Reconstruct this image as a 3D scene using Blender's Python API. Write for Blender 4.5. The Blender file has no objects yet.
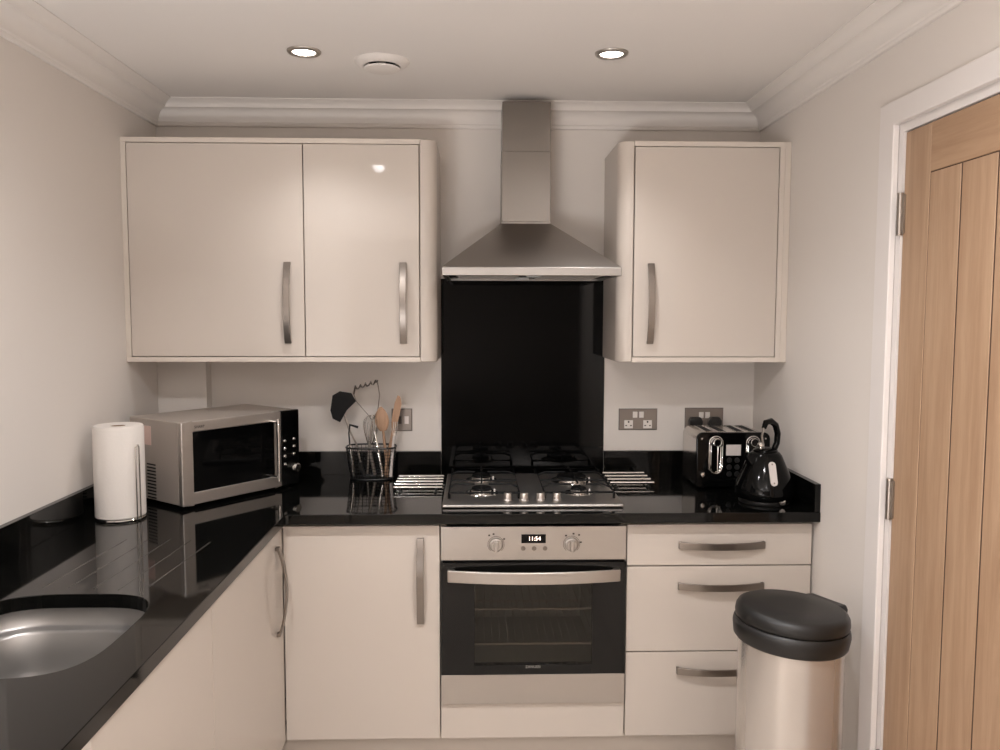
import bpy, bmesh, math, random
from mathutils import Vector, Matrix
random.seed(7)
C = bpy.context.scene.collection
PI = math.pi
R = math.radians

# ------------------------------------------------------------------ materials
def new_mat(name):
    m = bpy.data.materials.new(name); m.use_nodes = True
    nt = m.node_tree; b = nt.nodes['Principled BSDF']
    return m, nt, b
def lin(c):
    return tuple(((v/12.92) if v <= .04045 else ((v+.055)/1.055)**2.4) for v in [q/255 for q in c]) + (1,)
def mat(name, rgb, rough=.5, metal=0, spec=.5, bump=0, bscale=40, coat=0, coat_r=.05, var=0, stretch=None):
    m, nt, b = new_mat(name)
    b.inputs['Base Color'].default_value = lin(rgb)
    b.inputs['Roughness'].default_value = rough
    b.inputs['Metallic'].default_value = metal
    b.inputs['Specular IOR Level'].default_value = spec
    if coat:
        b.inputs['Coat Weight'].default_value = coat; b.inputs['Coat Roughness'].default_value = coat_r
    if bump or var:
        tc = nt.nodes.new('ShaderNodeTexCoord'); mp = nt.nodes.new('ShaderNodeMapping')
        if stretch: mp.inputs['Scale'].default_value = stretch
        nz = nt.nodes.new('ShaderNodeTexNoise'); nz.inputs['Scale'].default_value = bscale; nz.inputs['Detail'].default_value = 5
        nt.links.new(tc.outputs['Object'], mp.inputs['Vector']); nt.links.new(mp.outputs['Vector'], nz.inputs['Vector'])
        if bump:
            bp = nt.nodes.new('ShaderNodeBump'); bp.inputs['Strength'].default_value = bump; bp.inputs['Distance'].default_value = .002
            nt.links.new(nz.outputs['Fac'], bp.inputs['Height']); nt.links.new(bp.outputs['Normal'], b.inputs['Normal'])
        if var:
            mr = nt.nodes.new('ShaderNodeMapRange')
            mr.inputs['To Min'].default_value = max(0, rough-var); mr.inputs['To Max'].default_value = rough+var
            nt.links.new(nz.outputs['Fac'], mr.inputs['Value']); nt.links.new(mr.outputs['Result'], b.inputs['Roughness'])
    return m
def emit_mat(name, rgb, s):
    m, nt, b = new_mat(name)
    b.inputs['Base Color'].default_value = lin(rgb)
    b.inputs['Emission Color'].default_value = lin(rgb); b.inputs['Emission Strength'].default_value = s
    return m
def glass_mat(name, tint, amount, rough=.03):
    m, nt, b = new_mat(name)
    out = nt.nodes['Material Output']
    gl = nt.nodes.new('ShaderNodeBsdfGlossy'); gl.inputs['Roughness'].default_value = rough
    tr = nt.nodes.new('ShaderNodeBsdfTransparent'); tr.inputs['Color'].default_value = lin(tint)
    fr = nt.nodes.new('ShaderNodeFresnel'); fr.inputs['IOR'].default_value = amount
    mx = nt.nodes.new('ShaderNodeMixShader')
    nt.links.new(fr.outputs[0], mx.inputs[0]); nt.links.new(tr.outputs[0], mx.inputs[1]); nt.links.new(gl.outputs[0], mx.inputs[2])
    nt.links.new(mx.outputs[0], out.inputs['Surface'])
    return m
def wood_mat(name, c1, c2, scale=(14, 14, .9), rough=.5):
    m, nt, b = new_mat(name)
    tc = nt.nodes.new('ShaderNodeTexCoord'); mp = nt.nodes.new('ShaderNodeMapping'); mp.inputs['Scale'].default_value = scale
    n1 = nt.nodes.new('ShaderNodeTexNoise'); n1.inputs['Scale'].default_value = 3.0; n1.inputs['Detail'].default_value = 8; n1.inputs['Distortion'].default_value = .6
    n2 = nt.nodes.new('ShaderNodeTexNoise'); n2.inputs['Scale'].default_value = 22; n2.inputs['Detail'].default_value = 4
    mx = nt.nodes.new('ShaderNodeMath'); mx.operation = 'MULTIPLY_ADD'; mx.inputs[1].default_value = .35
    cr = nt.nodes.new('ShaderNodeValToRGB')
    cr.color_ramp.elements[0].position = .38; cr.color_ramp.elements[0].color = lin(c2)
    cr.color_ramp.elements[1].position = .85; cr.color_ramp.elements[1].color = lin(c1)
    L = nt.links.new
    L(tc.outputs['Object'], mp.inputs['Vector']); L(mp.outputs['Vector'], n1.inputs['Vector']); L(mp.outputs['Vector'], n2.inputs['Vector'])
    L(n2.outputs['Fac'], mx.inputs[0]); L(n1.outputs['Fac'], mx.inputs[2]); L(mx.outputs[0], cr.inputs['Fac'])
    L(cr.outputs['Color'], b.inputs['Base Color'])
    b.inputs['Roughness'].default_value = rough
    bp = nt.nodes.new('ShaderNodeBump'); bp.inputs['Strength'].default_value = .12; bp.inputs['Distance'].default_value = .002
    L(n2.outputs['Fac'], bp.inputs['Height']); L(bp.outputs['Normal'], b.inputs['Normal'])
    return m
def granite_mat():
    m, nt, b = new_mat('black_granite')
    tc = nt.nodes.new('ShaderNodeTexCoord')
    v = nt.nodes.new('ShaderNodeTexVoronoi'); v.inputs['Scale'].default_value = 220
    cr = nt.nodes.new('ShaderNodeValToRGB')
    cr.color_ramp.elements[0].position = .01; cr.color_ramp.elements[0].color = lin((60, 57, 54))
    cr.color_ramp.elements[1].position = .07; cr.color_ramp.elements[1].color = lin((9, 9, 8))
    nt.links.new(tc.outputs['Object'], v.inputs['Vector']); nt.links.new(v.outputs['Distance'], cr.inputs['Fac'])
    nt.links.new(cr.outputs['Color'], b.inputs['Base Color'])
    b.inputs['Roughness'].default_value = .055; b.inputs['Specular IOR Level'].default_value = .3
    return m
def tile_mat():
    m, nt, b = new_mat('floor_tile')
    tc = nt.nodes.new('ShaderNodeTexCoord'); br = nt.nodes.new('ShaderNodeTexBrick')
    br.offset = 0; br.inputs['Scale'].default_value = 1; br.inputs['Brick Width'].default_value = .45; br.inputs['Row Height'].default_value = .45
    br.inputs['Mortar Size'].default_value = .004
    br.inputs['Color1'].default_value = lin((196, 186, 176)); br.inputs['Color2'].default_value = lin((190, 181, 171)); br.inputs['Mortar'].default_value = lin((120, 112, 104))
    nt.links.new(tc.outputs['Object'], br.inputs['Vector']); nt.links.new(br.outputs['Color'], b.inputs['Base Color'])
    b.inputs['Roughness'].default_value = .35
    return m

M = dict(
    wall=mat('wall_paint', (220, 213, 206), .85, bump=.05, bscale=180),
    dim_wall=mat('light_cutting_wall_paint', (104, 96, 90), .9, bump=.05, bscale=150),  # unseen wall, darkened to cut the light it throws back
    ceil=mat('ceiling_paint', (231, 226, 221), .9, bump=.03, bscale=150),
    cornice=mat('cornice_paint', (224, 218, 212), .9, bump=.02, bscale=150),
    trim=mat('white_satin_paint', (224, 218, 214), .4, bump=.02, bscale=60),
    cream=mat('cream_gloss', (197, 187, 177), .45, spec=.25, bump=.006, bscale=9, coat=.5, coat_r=.03),
    cream_in=mat('cream_carcass', (208, 198, 187), .5, bump=.01, bscale=30),
    steel=mat('brushed_steel', (186, 180, 174), .33, 1, bump=.03, bscale=8, var=.06, stretch=(2, 60, 60)),
    steel_v=mat('brushed_steel_vertical', (168, 160, 152), .32, 1, bump=.03, bscale=8, var=.06, stretch=(60, 60, 2)),
    toaster_steel=mat('toaster_steel', (205, 201, 196), .18, 1, bump=.004, bscale=30),
    plate=mat('socket_plate', (138, 128, 120), .45, .6, bump=.01, bscale=60),
    mwfront=mat('microwave_steel', (205, 199, 193), .42, 1, bump=.02, bscale=8, var=.05, stretch=(2, 60, 60)),
    canopy=mat('canopy_steel', (160, 154, 148), .3, 1, bump=.02, bscale=8, var=.05, stretch=(2, 60, 60)),
    flue=mat('flue_steel', (132, 126, 120), .3, 1, bump=.02, bscale=8, var=.05, stretch=(2, 60, 60)),
    ovblack=mat('oven_black_glass', (16, 15, 14), .08, spec=.3, bump=.002, bscale=4),
    hob=mat('hob_steel', (166, 161, 156), .38, 1, bump=.02, bscale=8, var=.05, stretch=(2, 60, 60)),
    chrome=mat('chrome', (225, 222, 218), .08, 1, bump=.003, bscale=5),
    handle=mat('satin_nickel', (140, 132, 125), .3, 1, bump=.006, bscale=60),
    granite=granite_mat(),
    cut=mat('polished_groove', (60, 57, 54), .2, bump=.01, bscale=50),
    bglass=mat('black_glass', (6, 6, 6), .05, spec=.16, bump=.002, bscale=4),
    bgloss=mat('black_gloss', (6, 6, 6), .08, spec=.2, bump=.004, bscale=12),
    bplastic=mat('black_plastic', (24, 23, 22), .42, bump=.05, bscale=90),
    bmatte=mat('cast_iron', (9, 9, 9), .5, spec=.2, bump=.08, bscale=120),
    rubber=mat('dark_rubber', (14, 13, 13), .7, bump=.05, bscale=80),
    dark=mat('dark_cavity', (8, 8, 8), .8, bump=.02, bscale=50),
    enamel=mat('grey_enamel', (200, 203, 201), .45, bump=.03, bscale=60),
    ovglass=glass_mat('tinted_oven_glass', (205, 202, 196), 1.35),
    pane=glass_mat('clear_pane', (235, 238, 240), 1.45),
    paper=mat('kitchen_paper', (214, 207, 200), .9, bump=.25, bscale=130),
    card=mat('card_tube', (150, 128, 105), .9, bump=.1, bscale=80),
    note=mat('pinkish_paper', (216, 188, 178), .8, bump=.05, bscale=90),
    mwside=mat('microwave_paint', (176, 166, 157), .4, metal=.35, bump=.02, bscale=120),
    wood=wood_mat('utensil_beech', (184, 150, 122), (158, 122, 96), (20, 20, 2), .6),
    oak=wood_mat('oak_veneer', (176, 146, 118), (153, 121, 94), (12, 12, .8), .45),
    oak_h=wood_mat('oak_veneer_cross', (172, 141, 112), (150, 117, 90), (12, .8, 12), .45),
    groove_shade=mat('oak_groove_shade', (66, 44, 28), .7, bump=.05, bscale=40),  # dark brown standing in for shade between the door boards
    white=mat('white_plastic', (226, 220, 214), .35, bump=.01, bscale=60),
    led=emit_mat('clock_digits', (255, 226, 210), 2.2),
    lamp=emit_mat('lamp_glow', (255, 244, 232), 14),
    badge=mat('silver_badge', (206, 198, 193), .45, metal=.2, bump=.02, bscale=40),
    bin_steel=mat('bin_steel', (206, 200, 194), .22, .72, bump=.01, bscale=6, var=.03, stretch=(40, 40, 1)),
    sink=mat('sink_steel', (150, 147, 144), .36, .9, bump=.03, bscale=40, var=.06),
    ink=mat('dark_print', (60, 52, 46), .6, bump=.01, bscale=40),
    grey_print=mat('grey_print', (150, 146, 140), .5, bump=.01, bscale=40),
    wire=mat('black_wire', (14, 14, 14), .35, bump=.02, bscale=60),
    tile=tile_mat(),
    night=mat('evening_garden', (20, 22, 26), .9, bump=.2, bscale=3),
)

# ------------------------------------------------------------------ geometry helpers
def NB(): return bmesh.new()
def box(bm, x0, x1, y0, y1, z0, z1):
    vs = [bm.verts.new((x, y, z)) for x in (x0, x1) for y in (y0, y1) for z in (z0, z1)]
    for f in ((0, 1, 3, 2), (4, 6, 7, 5), (0, 4, 5, 1), (2, 3, 7, 6), (0, 2, 6, 4), (1, 5, 7, 3)):
        bm.faces.new([vs[i] for i in f])
    return bm
def prism(bm, pts, o, eu, ev, ew, w0, w1):
    o, eu, ev, ew = map(Vector, (o, eu, ev, ew))
    a = [bm.verts.new(o+eu*u+ev*v+ew*w0) for u, v in pts]
    b = [bm.verts.new(o+eu*u+ev*v+ew*w1) for u, v in pts]
    n = len(pts)
    bm.faces.new(a[::-1]); bm.faces.new(b)
    for i in range(n):
        bm.faces.new((a[i], a[(i+1) % n], b[(i+1) % n], b[i]))
    return bm
X3, Y3, Z3 = (1, 0, 0), (0, 1, 0), (0, 0, 1)
def tube(bm, pts, r, seg=10, closed=False, radii=None):
    pts = [Vector(p) for p in pts]; n = len(pts); rings = []
    prev = None
    for i, p in enumerate(pts):
        if closed: t = pts[(i+1) % n]-pts[i-1]
        else: t = pts[min(i+1, n-1)]-pts[max(i-1, 0)]
        t.normalize()
        if prev is None:
            a = Vector((0, 0, 1)) if abs(t.z) < .9 else Vector((1, 0, 0))
            u = t.cross(a).normalized()
        else:
            u = (prev-t*prev.dot(t)).normalized()
        prev = u; v = t.cross(u)
        rr = radii[i] if radii else r
        rings.append([bm.verts.new(p+(u*math.cos(2*PI*k/seg)+v*math.sin(2*PI*k/seg))*rr) for k in range(seg)])
    m = n if closed else n-1
    for i in range(m):
        A, B = rings[i], rings[(i+1) % n]
        for k in range(seg):
            bm.faces.new((A[k], A[(k+1) % seg], B[(k+1) % seg], B[k]))
    if not closed:
        bm.faces.new(rings[0][::-1]); bm.faces.new(rings[-1])
    return bm
def lathe(bm, prof, c=(0, 0, 0), seg=40, axis=None, sx=1, sy=1):
    """prof: (r, h) list; axis: optional 3x3 columns frame (u, v, w) with w the axis"""
    c = Vector(c)
    if axis is None: u, v, w = Vector(X3), Vector(Y3), Vector(Z3)
    else: u, v, w = map(Vector, axis)
    rings = []
    for r, h in prof:
        if r < 1e-6: rings.append([bm.verts.new(c+w*h)])
        else: rings.append([bm.verts.new(c+u*(r*sx*math.cos(2*PI*k/seg))+v*(r*sy*math.sin(2*PI*k/seg))+w*h) for k in range(seg)])
    for A, B in zip(rings, rings[1:]):
        if len(A) == 1 and len(B) == 1: continue
        for k in range(seg):
            k2 = (k+1) % seg
            if len(A) == 1: bm.faces.new((A[0], B[k2], B[k]))
            elif len(B) == 1: bm.faces.new((A[k], A[k2], B[0]))
            else: bm.faces.new((A[k], A[k2], B[k2], B[k]))
    return bm
W = {}
def obj(name, bm, m, parent=None, local=False, bevel=0, seg=2, ang=38):
    if parent is not None and not local:
        bm.transform(W[parent.as_pointer()].inverted())
    bmesh.ops.remove_doubles(bm, verts=bm.verts, dist=1e-6)
    bmesh.ops.recalc_face_normals(bm, faces=bm.faces)
    for f in bm.faces: f.smooth = True
    for e in bm.edges:
        e.smooth = len(e.link_faces) == 2 and e.calc_face_angle(0) < R(ang)
    me = bpy.data.meshes.new(name); bm.to_mesh(me); bm.free()
    me.materials.append(M[m] if isinstance(m, str) else m)
    o = bpy.data.objects.new(name, me); C.objects.link(o)
    if parent is not None:
        o.parent = parent; W[o.as_pointer()] = W[parent.as_pointer()]
    else: W[o.as_pointer()] = Matrix.Identity(4)
    if bevel:
        b = o.modifiers.new('bevel', 'BEVEL'); b.width = bevel; b.segments = seg; b.limit_method = 'ANGLE'; b.angle_limit = R(40); b.harden_normals = True
    return o
def thing(name, label, cat, loc=(0, 0, 0), rotz=0, group=None):
    o = bpy.data.objects.new(name, None); C.objects.link(o); o.empty_display_size = .05
    o.location = loc; o.rotation_euler = (0, 0, rotz); o['label'] = label; o['category'] = cat
    if group: o['group'] = group
    W[o.as_pointer()] = Matrix.Translation(loc) @ Matrix.Rotation(rotz, 4, 'Z')
    return o
def tag(o, label, cat, group=None):
    o['label'] = label; o['category'] = cat
    if group: o['group'] = group
    return o
def struct(name, bm, m, parent=None, bevel=0):
    o = obj(name, bm, m, parent, bevel=bevel)
    if parent is None: o['kind'] = 'structure'
    return o
def dup(root, loc, label=None, rotz=None):
    r = root.copy(); C.objects.link(r); r.location = loc
    if rotz is not None: r.rotation_euler = (0, 0, rotz)
    if label: r['label'] = label
    W[r.as_pointer()] = Matrix.Translation(loc) @ Matrix.Rotation(r.rotation_euler.z, 4, 'Z')
    for ch in list(root.children):
        c = ch.copy(); C.objects.link(c); c.parent = r
        for g in list(ch.children):
            d = g.copy(); C.objects.link(d); d.parent = c
    return r
def text(name, s, size, mtx, m, parent, depth=.0006):
    cu = bpy.data.curves.new(name, 'FONT'); cu.body = s; cu.size = size; cu.extrude = depth/2; cu.align_x = 'CENTER'; cu.align_y = 'CENTER'
    t = bpy.data.objects.new(name, cu); C.objects.link(t)
    dg = bpy.context.evaluated_depsgraph_get()
    me = bpy.data.meshes.new_from_object(t.evaluated_get(dg)); bpy.data.objects.remove(t)
    bm = NB(); bm.from_mesh(me); bpy.data.meshes.remove(me)
    bm.transform(mtx)
    return obj(name, bm, m, parent)
def frame_mtx(o, ex, ey):
    ex, ey = Vector(ex).normalized(), Vector(ey).normalized(); ez = ex.cross(ey)
    mt = Matrix((ex, ey, ez)).transposed().to_4x4(); mt.translation = Vector(o); return mt

def bow_handle(parent, c, along, out, L=.280, w=.0225, bow=.022, name='handle', m='handle'):
    a, o = Vector(along), Vector(out); wd = a.cross(o)
    n = 16; t = .005
    pts = [(-L/2, 0)]
    outer = [(-L/2+L*i/n, .012+bow*(1-(2*i/n-1)**2)) for i in range(n+1)]
    pts += outer + [(L/2, 0), (L/2-.010, 0)]
    Li = L-.020
    pts += [(Li/2-Li*i/n, .012-t+bow*(1-(2*i/n-1)**2)) for i in range(n+1)]
    pts += [(-L/2+.010, 0)]
    bm = NB(); prism(bm, pts, c, a, o, wd, -w/2, w/2)
    return obj(name, bm, m, parent, bevel=.0012)
def carcass(bm, x0, x1, y0, y1, z0, z1, t=.018, front='-y', top=True):
    box(bm, x0, x0+t, y0, y1, z0, z1); box(bm, x1-t, x1, y0, y1, z0, z1)
    box(bm, x0+t, x1-t, y0, y1, z0, z0+t)
    if top: box(bm, x0+t, x1-t, y0, y1, z1-t, z1)
    if front == '-y': box(bm, x0+t, x1-t, y1-.008, y1, z0+t, z1-t)
    return bm
def panel(x0, x1, y0, y1, z0, z1): return box(NB(), x0, x1, y0, y1, z0, z1)

# ------------------------------------------------------------------ room constants (metres)
XL, XR, YF = -1.393, .911, -5.4
ZC, ZK = 2.325, 2.2365
T = .12
# ------------------------------------------------------------------ setting
struct('floor', panel(XL-T, XR+T, YF-T, T, -.1, 0), 'tile')
struct('ceiling', panel(XL-T, XR+T, YF-T, T, ZC, ZC+.1), 'ceil')
struct('wall_back', panel(XL-T, XR+T, 0, T, 0, ZC), 'wall')
struct('wall_front', panel(XL-T, XR+T, YF-T, YF, 0, ZC), 'dim_wall')
WY0, WY1, WZ0, WZ1 = -2.25, -1.118, 1.0, 2.05          # window opening in the left wall
bm = NB()
box(bm, XL-T, XL, WY1, 0, 0, ZC); box(bm, XL-T, XL, YF, WY0, 0, ZC)
box(bm, XL-T, XL, WY0, WY1, 0, WZ0); box(bm, XL-T, XL, WY0, WY1, WZ1, ZC)
struct('wall_left', bm, 'wall')
DY0, DY1, DZ = -1.851, -1.0887, 2.0                     # door leaf in the right wall
LN = .030
bm = NB()
box(bm, XR, XR+T, DY1+LN, 0, 0, ZC); box(bm, XR, XR+T, YF, DY0-LN, 0, ZC)
box(bm, XR, XR+T, DY0-LN, DY1+LN, DZ+LN, ZC)
struct('wall_right', bm, 'wall')
# pipe boxing in the back left corner under the wall cabinet
struct('wall_boxing', panel(XL+.001, -1.209, -.06, -.001, .9085, 1.3655), 'wall')
# cornice: one coved moulding per wall
cov = [(0, ZK), (.008, ZK+.001), (.011, ZK+.005), (.011, ZK+.012)]
for i in range(9):
    a = i/8*PI/2
    cov.append((.015+.042*(1-math.cos(a)), ZK+.016+.044*math.sin(a)))
cov += [(.0585, ZK+.064), (.062, ZK+.070), (.069, ZK+.076), (.079, ZK+.081), (.089, ZK+.085), (.090, ZC-.0005), (0, ZC-.0005)]
def cornice(name, p0, p1, din):
    """moulding from p0 to p1, mitred; din = direction into the room"""
    p0, p1, din = Vector(p0), Vector(p1), Vector(din); d = (p1-p0).normalized()
    bm = NB()
    A = [bm.verts.new(p0+din*u+d*u+Vector((0, 0, z))) for u, z in cov]
    B = [bm.verts.new(p1+din*u-d*u+Vector((0, 0, z))) for u, z in cov]
    n = len(cov)
    for i in range(n): bm.faces.new((A[i], A[(i+1) % n], B[(i+1) % n], B[i]))
    bm.faces.new(A); bm.faces.new(B[::-1])
    return struct(name, bm, 'cornice')
e = .0005
cornice('trim_1', (XL+e, -e, 0), (XR-e, -e, 0), (0, -1, 0))
cornice('trim_2', (XL+e, YF+e, 0), (XL+e, -e, 0), (1, 0, 0))
cornice('trim_3', (XR-e, YF+e, 0), (XR-e, -e, 0), (-1, 0, 0))
cornice('trim_4', (XL+e, YF+e, 0), (XR-e, YF+e, 0), (0, 1, 0))
# skirting on the right wall
struct('baseboard_right', panel(XR-.014, XR-.0005, -.955, -.665, .0005, .09), 'trim', bevel=.004)
# door lining, architrave
bm = NB()
box(bm, XR+.0, XR+T, DY1+.003, DY1+LN-.0005, .0005, DZ+LN-.0005); box(bm, XR, XR+T, DY0-LN+.0005, DY0-.003, .0005, DZ+LN-.0005)
box(bm, XR, XR+T, DY0-.003, DY1+.003, DZ+.003, DZ+LN-.0005)
struct('trim_5', bm, 'trim')
bm = NB(); AW = .076
ya, yb_ = DY1+LN-.006, DY1+LN-.006+AW
prism(bm, [(ya, 0.0005), (ya, DZ+LN-.006), (DY0-LN+.006, DZ+LN-.006), (DY0-LN+.006, .0005), (DY0-LN+.006-AW, .0005),
           (DY0-LN+.006-AW, DZ+LN+.058), (yb_, DZ+LN+.058), (yb_, .0005)], (0, 0, 0), Y3, Z3, X3, XR-.018, XR-.0005)
struct('trim_6', bm, 'trim', bevel=.004)
# oak door leaf: stiles, rails, five grooved boards
def door():
    bm = NB(); x0, x1 = XR+.004, XR+.044
    st = .118
    zt, zb = 1.882, .205
    box(bm, x0, x1, DY1-st, DY1, .008, DZ); box(bm, x0, x1, DY0, DY0+st, .008, DZ)
    o = struct('door_1', bm, 'oak', bevel=.0015)
    W[o.as_pointer()] = Matrix.Identity(4)
    bm = NB(); box(bm, x0, x1, DY0+st, DY1-st, zt, DZ); box(bm, x0, x1, DY0+st, DY1-st, .008, zb)
    obj('rail', bm, 'oak_h', o, bevel=.0015)
    bm = NB(); y0, y1 = DY0+st, DY1-st; nb = 4; w = (y1-y0)/nb
    for i in range(nb):
        a, b = y0+i*w+.003, y0+(i+1)*w-.003; v = .0008
        prism(bm, [(a, x0+.0016), (a+v, x0+.0006), (b-v, x0+.0006), (b, x0+.0016), (b, x1-.01), (a, x1-.01)], (0, 0, 0), Y3, X3, Z3, zb+.003, zt-.003)
    obj('board', bm, 'oak', o)
    bm = NB(); box(bm, x0+.0018, x0+.0032, DY0+st-.0005, DY1-st+.0005, zb-.001, zt+.001)  # near-flush dark sheet paints in the shade of the board grooves
    obj('groove_shadow_gap', bm, 'groove_shade', o).name = 'groove_shade_sheet'
    for z in (1.794, 1.05, .303):
        bm = NB()
        tube(bm, [(XR-.003, DY1+.004, z-.054), (XR-.003, DY1+.004, z+.054)], .0075, 12)
        for k in (-.0535, -.018, .018, .0535): lathe(bm, [(0, -.001), (.0083, -.001), (.0083, .001), (0, .001)], (XR-.003, DY1+.004, z+k), 12)
        box(bm, XR-.0005, XR+.0035, DY1-.011, DY1+.018, z-.05, z+.05)
        obj('hinge', bm, 'steel_v', o)
    bm = NB()
    hy = DY0+.06
    lathe(bm, [(0, 0), (.026, 0), (.026, .008), (0, .008)], (x0, hy, 1.02), 24, ((0, 1, 0), (0, 0, 1), (-1, 0, 0)))
    tube(bm, [(x0-.006, hy, 1.02), (x0-.045, hy, 1.02), (x0-.05, hy+.01, 1.02), (x0-.05, hy+.115, 1.02)], .0085, 12)
    obj('door_handle', bm, 'chrome', o)
door()
# window: reveal is the wall's thickness; frame, pane, board
bm = NB(); fx0, fx1 = XL-T+.005, XL-T+.055
fw = .055
box(bm, fx0, fx1, WY0+.001, WY0+fw, WZ0+.001, WZ1-.001); box(bm, fx0, fx1, WY1-fw, WY1-.001, WZ0+.001, WZ1-.001)
box(bm, fx0, fx1, WY0+fw, WY1-fw, WZ0+.001, WZ0+fw); box(bm, fx0, fx1, WY0+fw, WY1-fw, WZ1-fw, WZ1-.001)
ym = (WY0+WY1)/2; box(bm, fx0, fx1, ym-.03, ym+.03, WZ0+fw, WZ1-fw)
w1 = struct('window_1', bm, 'trim', bevel=.004)
W[w1.as_pointer()] = Matrix.Identity(4)
bm = NB(); box(bm, fx0+.02, fx0+.026, WY0+fw-.004, ym-.026, WZ0+fw-.004, WZ1-fw+.004); obj('window_pane', bm, 'pane', w1)
bm = NB(); box(bm, fx0+.02, fx0+.026, ym+.026, WY1-fw+.004, WZ0+fw-.004, WZ1-fw+.004); obj('window_pane', bm, 'pane', w1)

# ------------------------------------------------------------------ wall cabinets
YC = -.327; CB, CT = 1.366, 2.131; DT = .018
def wall_post(parent, xa, xb, side):
    """full-height end post with a rounded outer front corner"""
    r = .045; pts = []
    if side > 0:
        pts = [(xa, -.002), (xa, YC)]
        pts += [(xb-r+r*math.sin(a), YC+r-r*math.cos(a)) for a in [i/10*PI/2 for i in range(11)]]
        pts += [(xb, -.002)]
    else:
        pts = [(xb, -.002), (xb, YC)]
        pts += [(xa+r-r*math.sin(a), YC+r-r*math.cos(a)) for a in [i/10*PI/2 for i in range(11)]]
        pts += [(xa, -.002)]
    bm = NB(); prism(bm, pts, (0, 0, 0), X3, Y3, Z3, CB, CT)
    obj('end_post', bm, 'cream', parent, bevel=.004)
x0, x1 = XL+.001, -.321
wc = thing('wall_cabinet', 'wide two-door cream gloss wall cabinet above the microwave', 'cabinet', ((x0+x1)/2, -.16, CB))
bm = NB(); xp = -.379
box(bm, x0, x0+.017, YC, -.002, CB+.017, CT-.017); box(bm, -.785, -.769, YC+.022, -.010, CB+.017, CT-.017)
box(bm, x0, xp, YC, -.002, CT-.017, CT); box(bm, x0, xp, YC, -.002, CB, CB+.017); box(bm, x0+.017, xp, -.010, -.002, CB+.017, CT-.017)
box(bm, xp-.004, xp-.0005, YC+.022, -.010, CB+.017, CT-.017)
obj('carcass', bm, 'cream_in', wc, bevel=.0012)
wall_post(wc, xp, x1, 1)
d = obj('door', panel(x0+.0195, -.779, YC-.001, YC+.018, CB+.0195, CT-.0195), 'cream', wc, bevel=.0015)
bow_handle(d, (-.835, YC-.001, 1.571), Z3, (0, -1, 0))
d = obj('door', panel(-.7755, xp-.003, YC-.001, YC+.018, CB+.0195, CT-.0195), 'cream', wc, bevel=.0015)
bow_handle(d, (-.437, YC-.001, 1.571), Z3, (0, -1, 0))

x0, x1 = .309, XR-.001
wc2 = thing('wall_cabinet', 'single-door cream gloss wall cabinet above the toaster and kettle', 'cabinet', ((x0+x1)/2, -.16, CB))
bm = NB(); xp = .363
box(bm, .889, x1, YC, -.002, CB, CT); box(bm, .871, .8885, YC, -.002, CB+.017, CT-.017)
box(bm, xp, .8885, YC, -.002, CT-.017, CT); box(bm, xp, .8885, YC, -.002, CB, CB+.017); box(bm, xp, .871, -.010, -.002, CB+.017, CT-.017)
box(bm, xp+.0005, xp+.002, YC+.022, -.010, CB+.017, CT-.017)
obj('carcass', bm, 'cream_in', wc2, bevel=.0012)
wall_post(wc2, x0, xp, -1)
d = obj('door', panel(xp+.003, .868, YC-.001, YC+.018, CB+.0195, CT-.0195), 'cream', wc2, bevel=.0015)
bow_handle(d, (.4245, YC-.001, 1.571), Z3, (0, -1, 0))

# ------------------------------------------------------------------ extractor hood, splashback
hc = 0.0
hd = thing('extractor_hood', 'brushed steel chimney extractor hood over the hob', 'extractor hood', (0, -.2, 1.659))
bm = NB()
def ring(z, xa, xb, yf, yb): return [bm.verts.new(p) for p in ((xa, yf, z), (xb, yf, z), (xb, yb, z), (xa, yb, z))]
cxh = -.003; yb = -.009
L = [ring(1.689, -.296, .296, -.476, yb), ring(1.697, -.288, .288, -.466, yb), ring(1.862, cxh-.090, cxh+.090, -.182, yb), ring(1.868, cxh-.089, cxh+.089, -.181, yb)]
for A, B in zip(L, L[1:]):
    for i in range(4): bm.faces.new((A[i], A[(i+1) % 4], B[(i+1) % 4], B[i]))
bm.faces.new(L[0][::-1]); bm.faces.new(L[-1])
obj('canopy', bm, 'canopy', hd, ang=20)
bm = NB()
box(bm, -.297, .297, -.4775, -.462, 1.661, 1.6885); box(bm, -.297, -.283, -.462, yb, 1.661, 1.6885); box(bm, .283, .297, -.462, yb, 1.661, 1.6885); box(bm, -.283, .283, yb-.014, yb, 1.661, 1.6885)
obj('rim', bm, 'hob', hd, bevel=.002)
bm = NB(); box(bm, -.2825, .2825, -.4615, yb-.0145, 1.669, 1.678); obj('underside', bm, 'bplastic', hd)
for sx in (-1, 1):
    bm = NB(); xa = .035 if sx > 0 else -.255
    box(bm, xa, xa+.22, -.435, -.08, 1.6660, 1.6687)
    for k in range(14):
        y = -.425+k*.025; box(bm, xa+.008, xa+.212, y, y+.012, 1.6640, 1.6659)
    obj('grease_filter', bm, 'steel', hd)
for x in (-.23, .23):
    bm = NB(); lathe(bm, [(0, 0), (.026, 0), (.026, .008), (0, .008)], (x*.06, -.12 if x < 0 else -.36, 1.6605), 20)
    obj('lamp_lens', bm, 'enamel', hd)
bm = NB(); box(bm, cxh-.089, cxh+.089, -.181, yb, 1.8685, 2.12); obj('chimney', bm, 'flue', hd, bevel=.0015)
bm = NB(); box(bm, cxh-.0875, cxh+.0875, -.1795, yb, 2.1203, 2.296); obj('chimney_sleeve', bm, 'flue', hd, bevel=.0015)

sp = obj('splashback', panel(-.3205, .3165, -.0075, -.001, .9085, 1.669), 'bglass', bevel=.001)
tag(sp, 'tall black glass splashback panel behind the hob', 'splashback')

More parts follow.
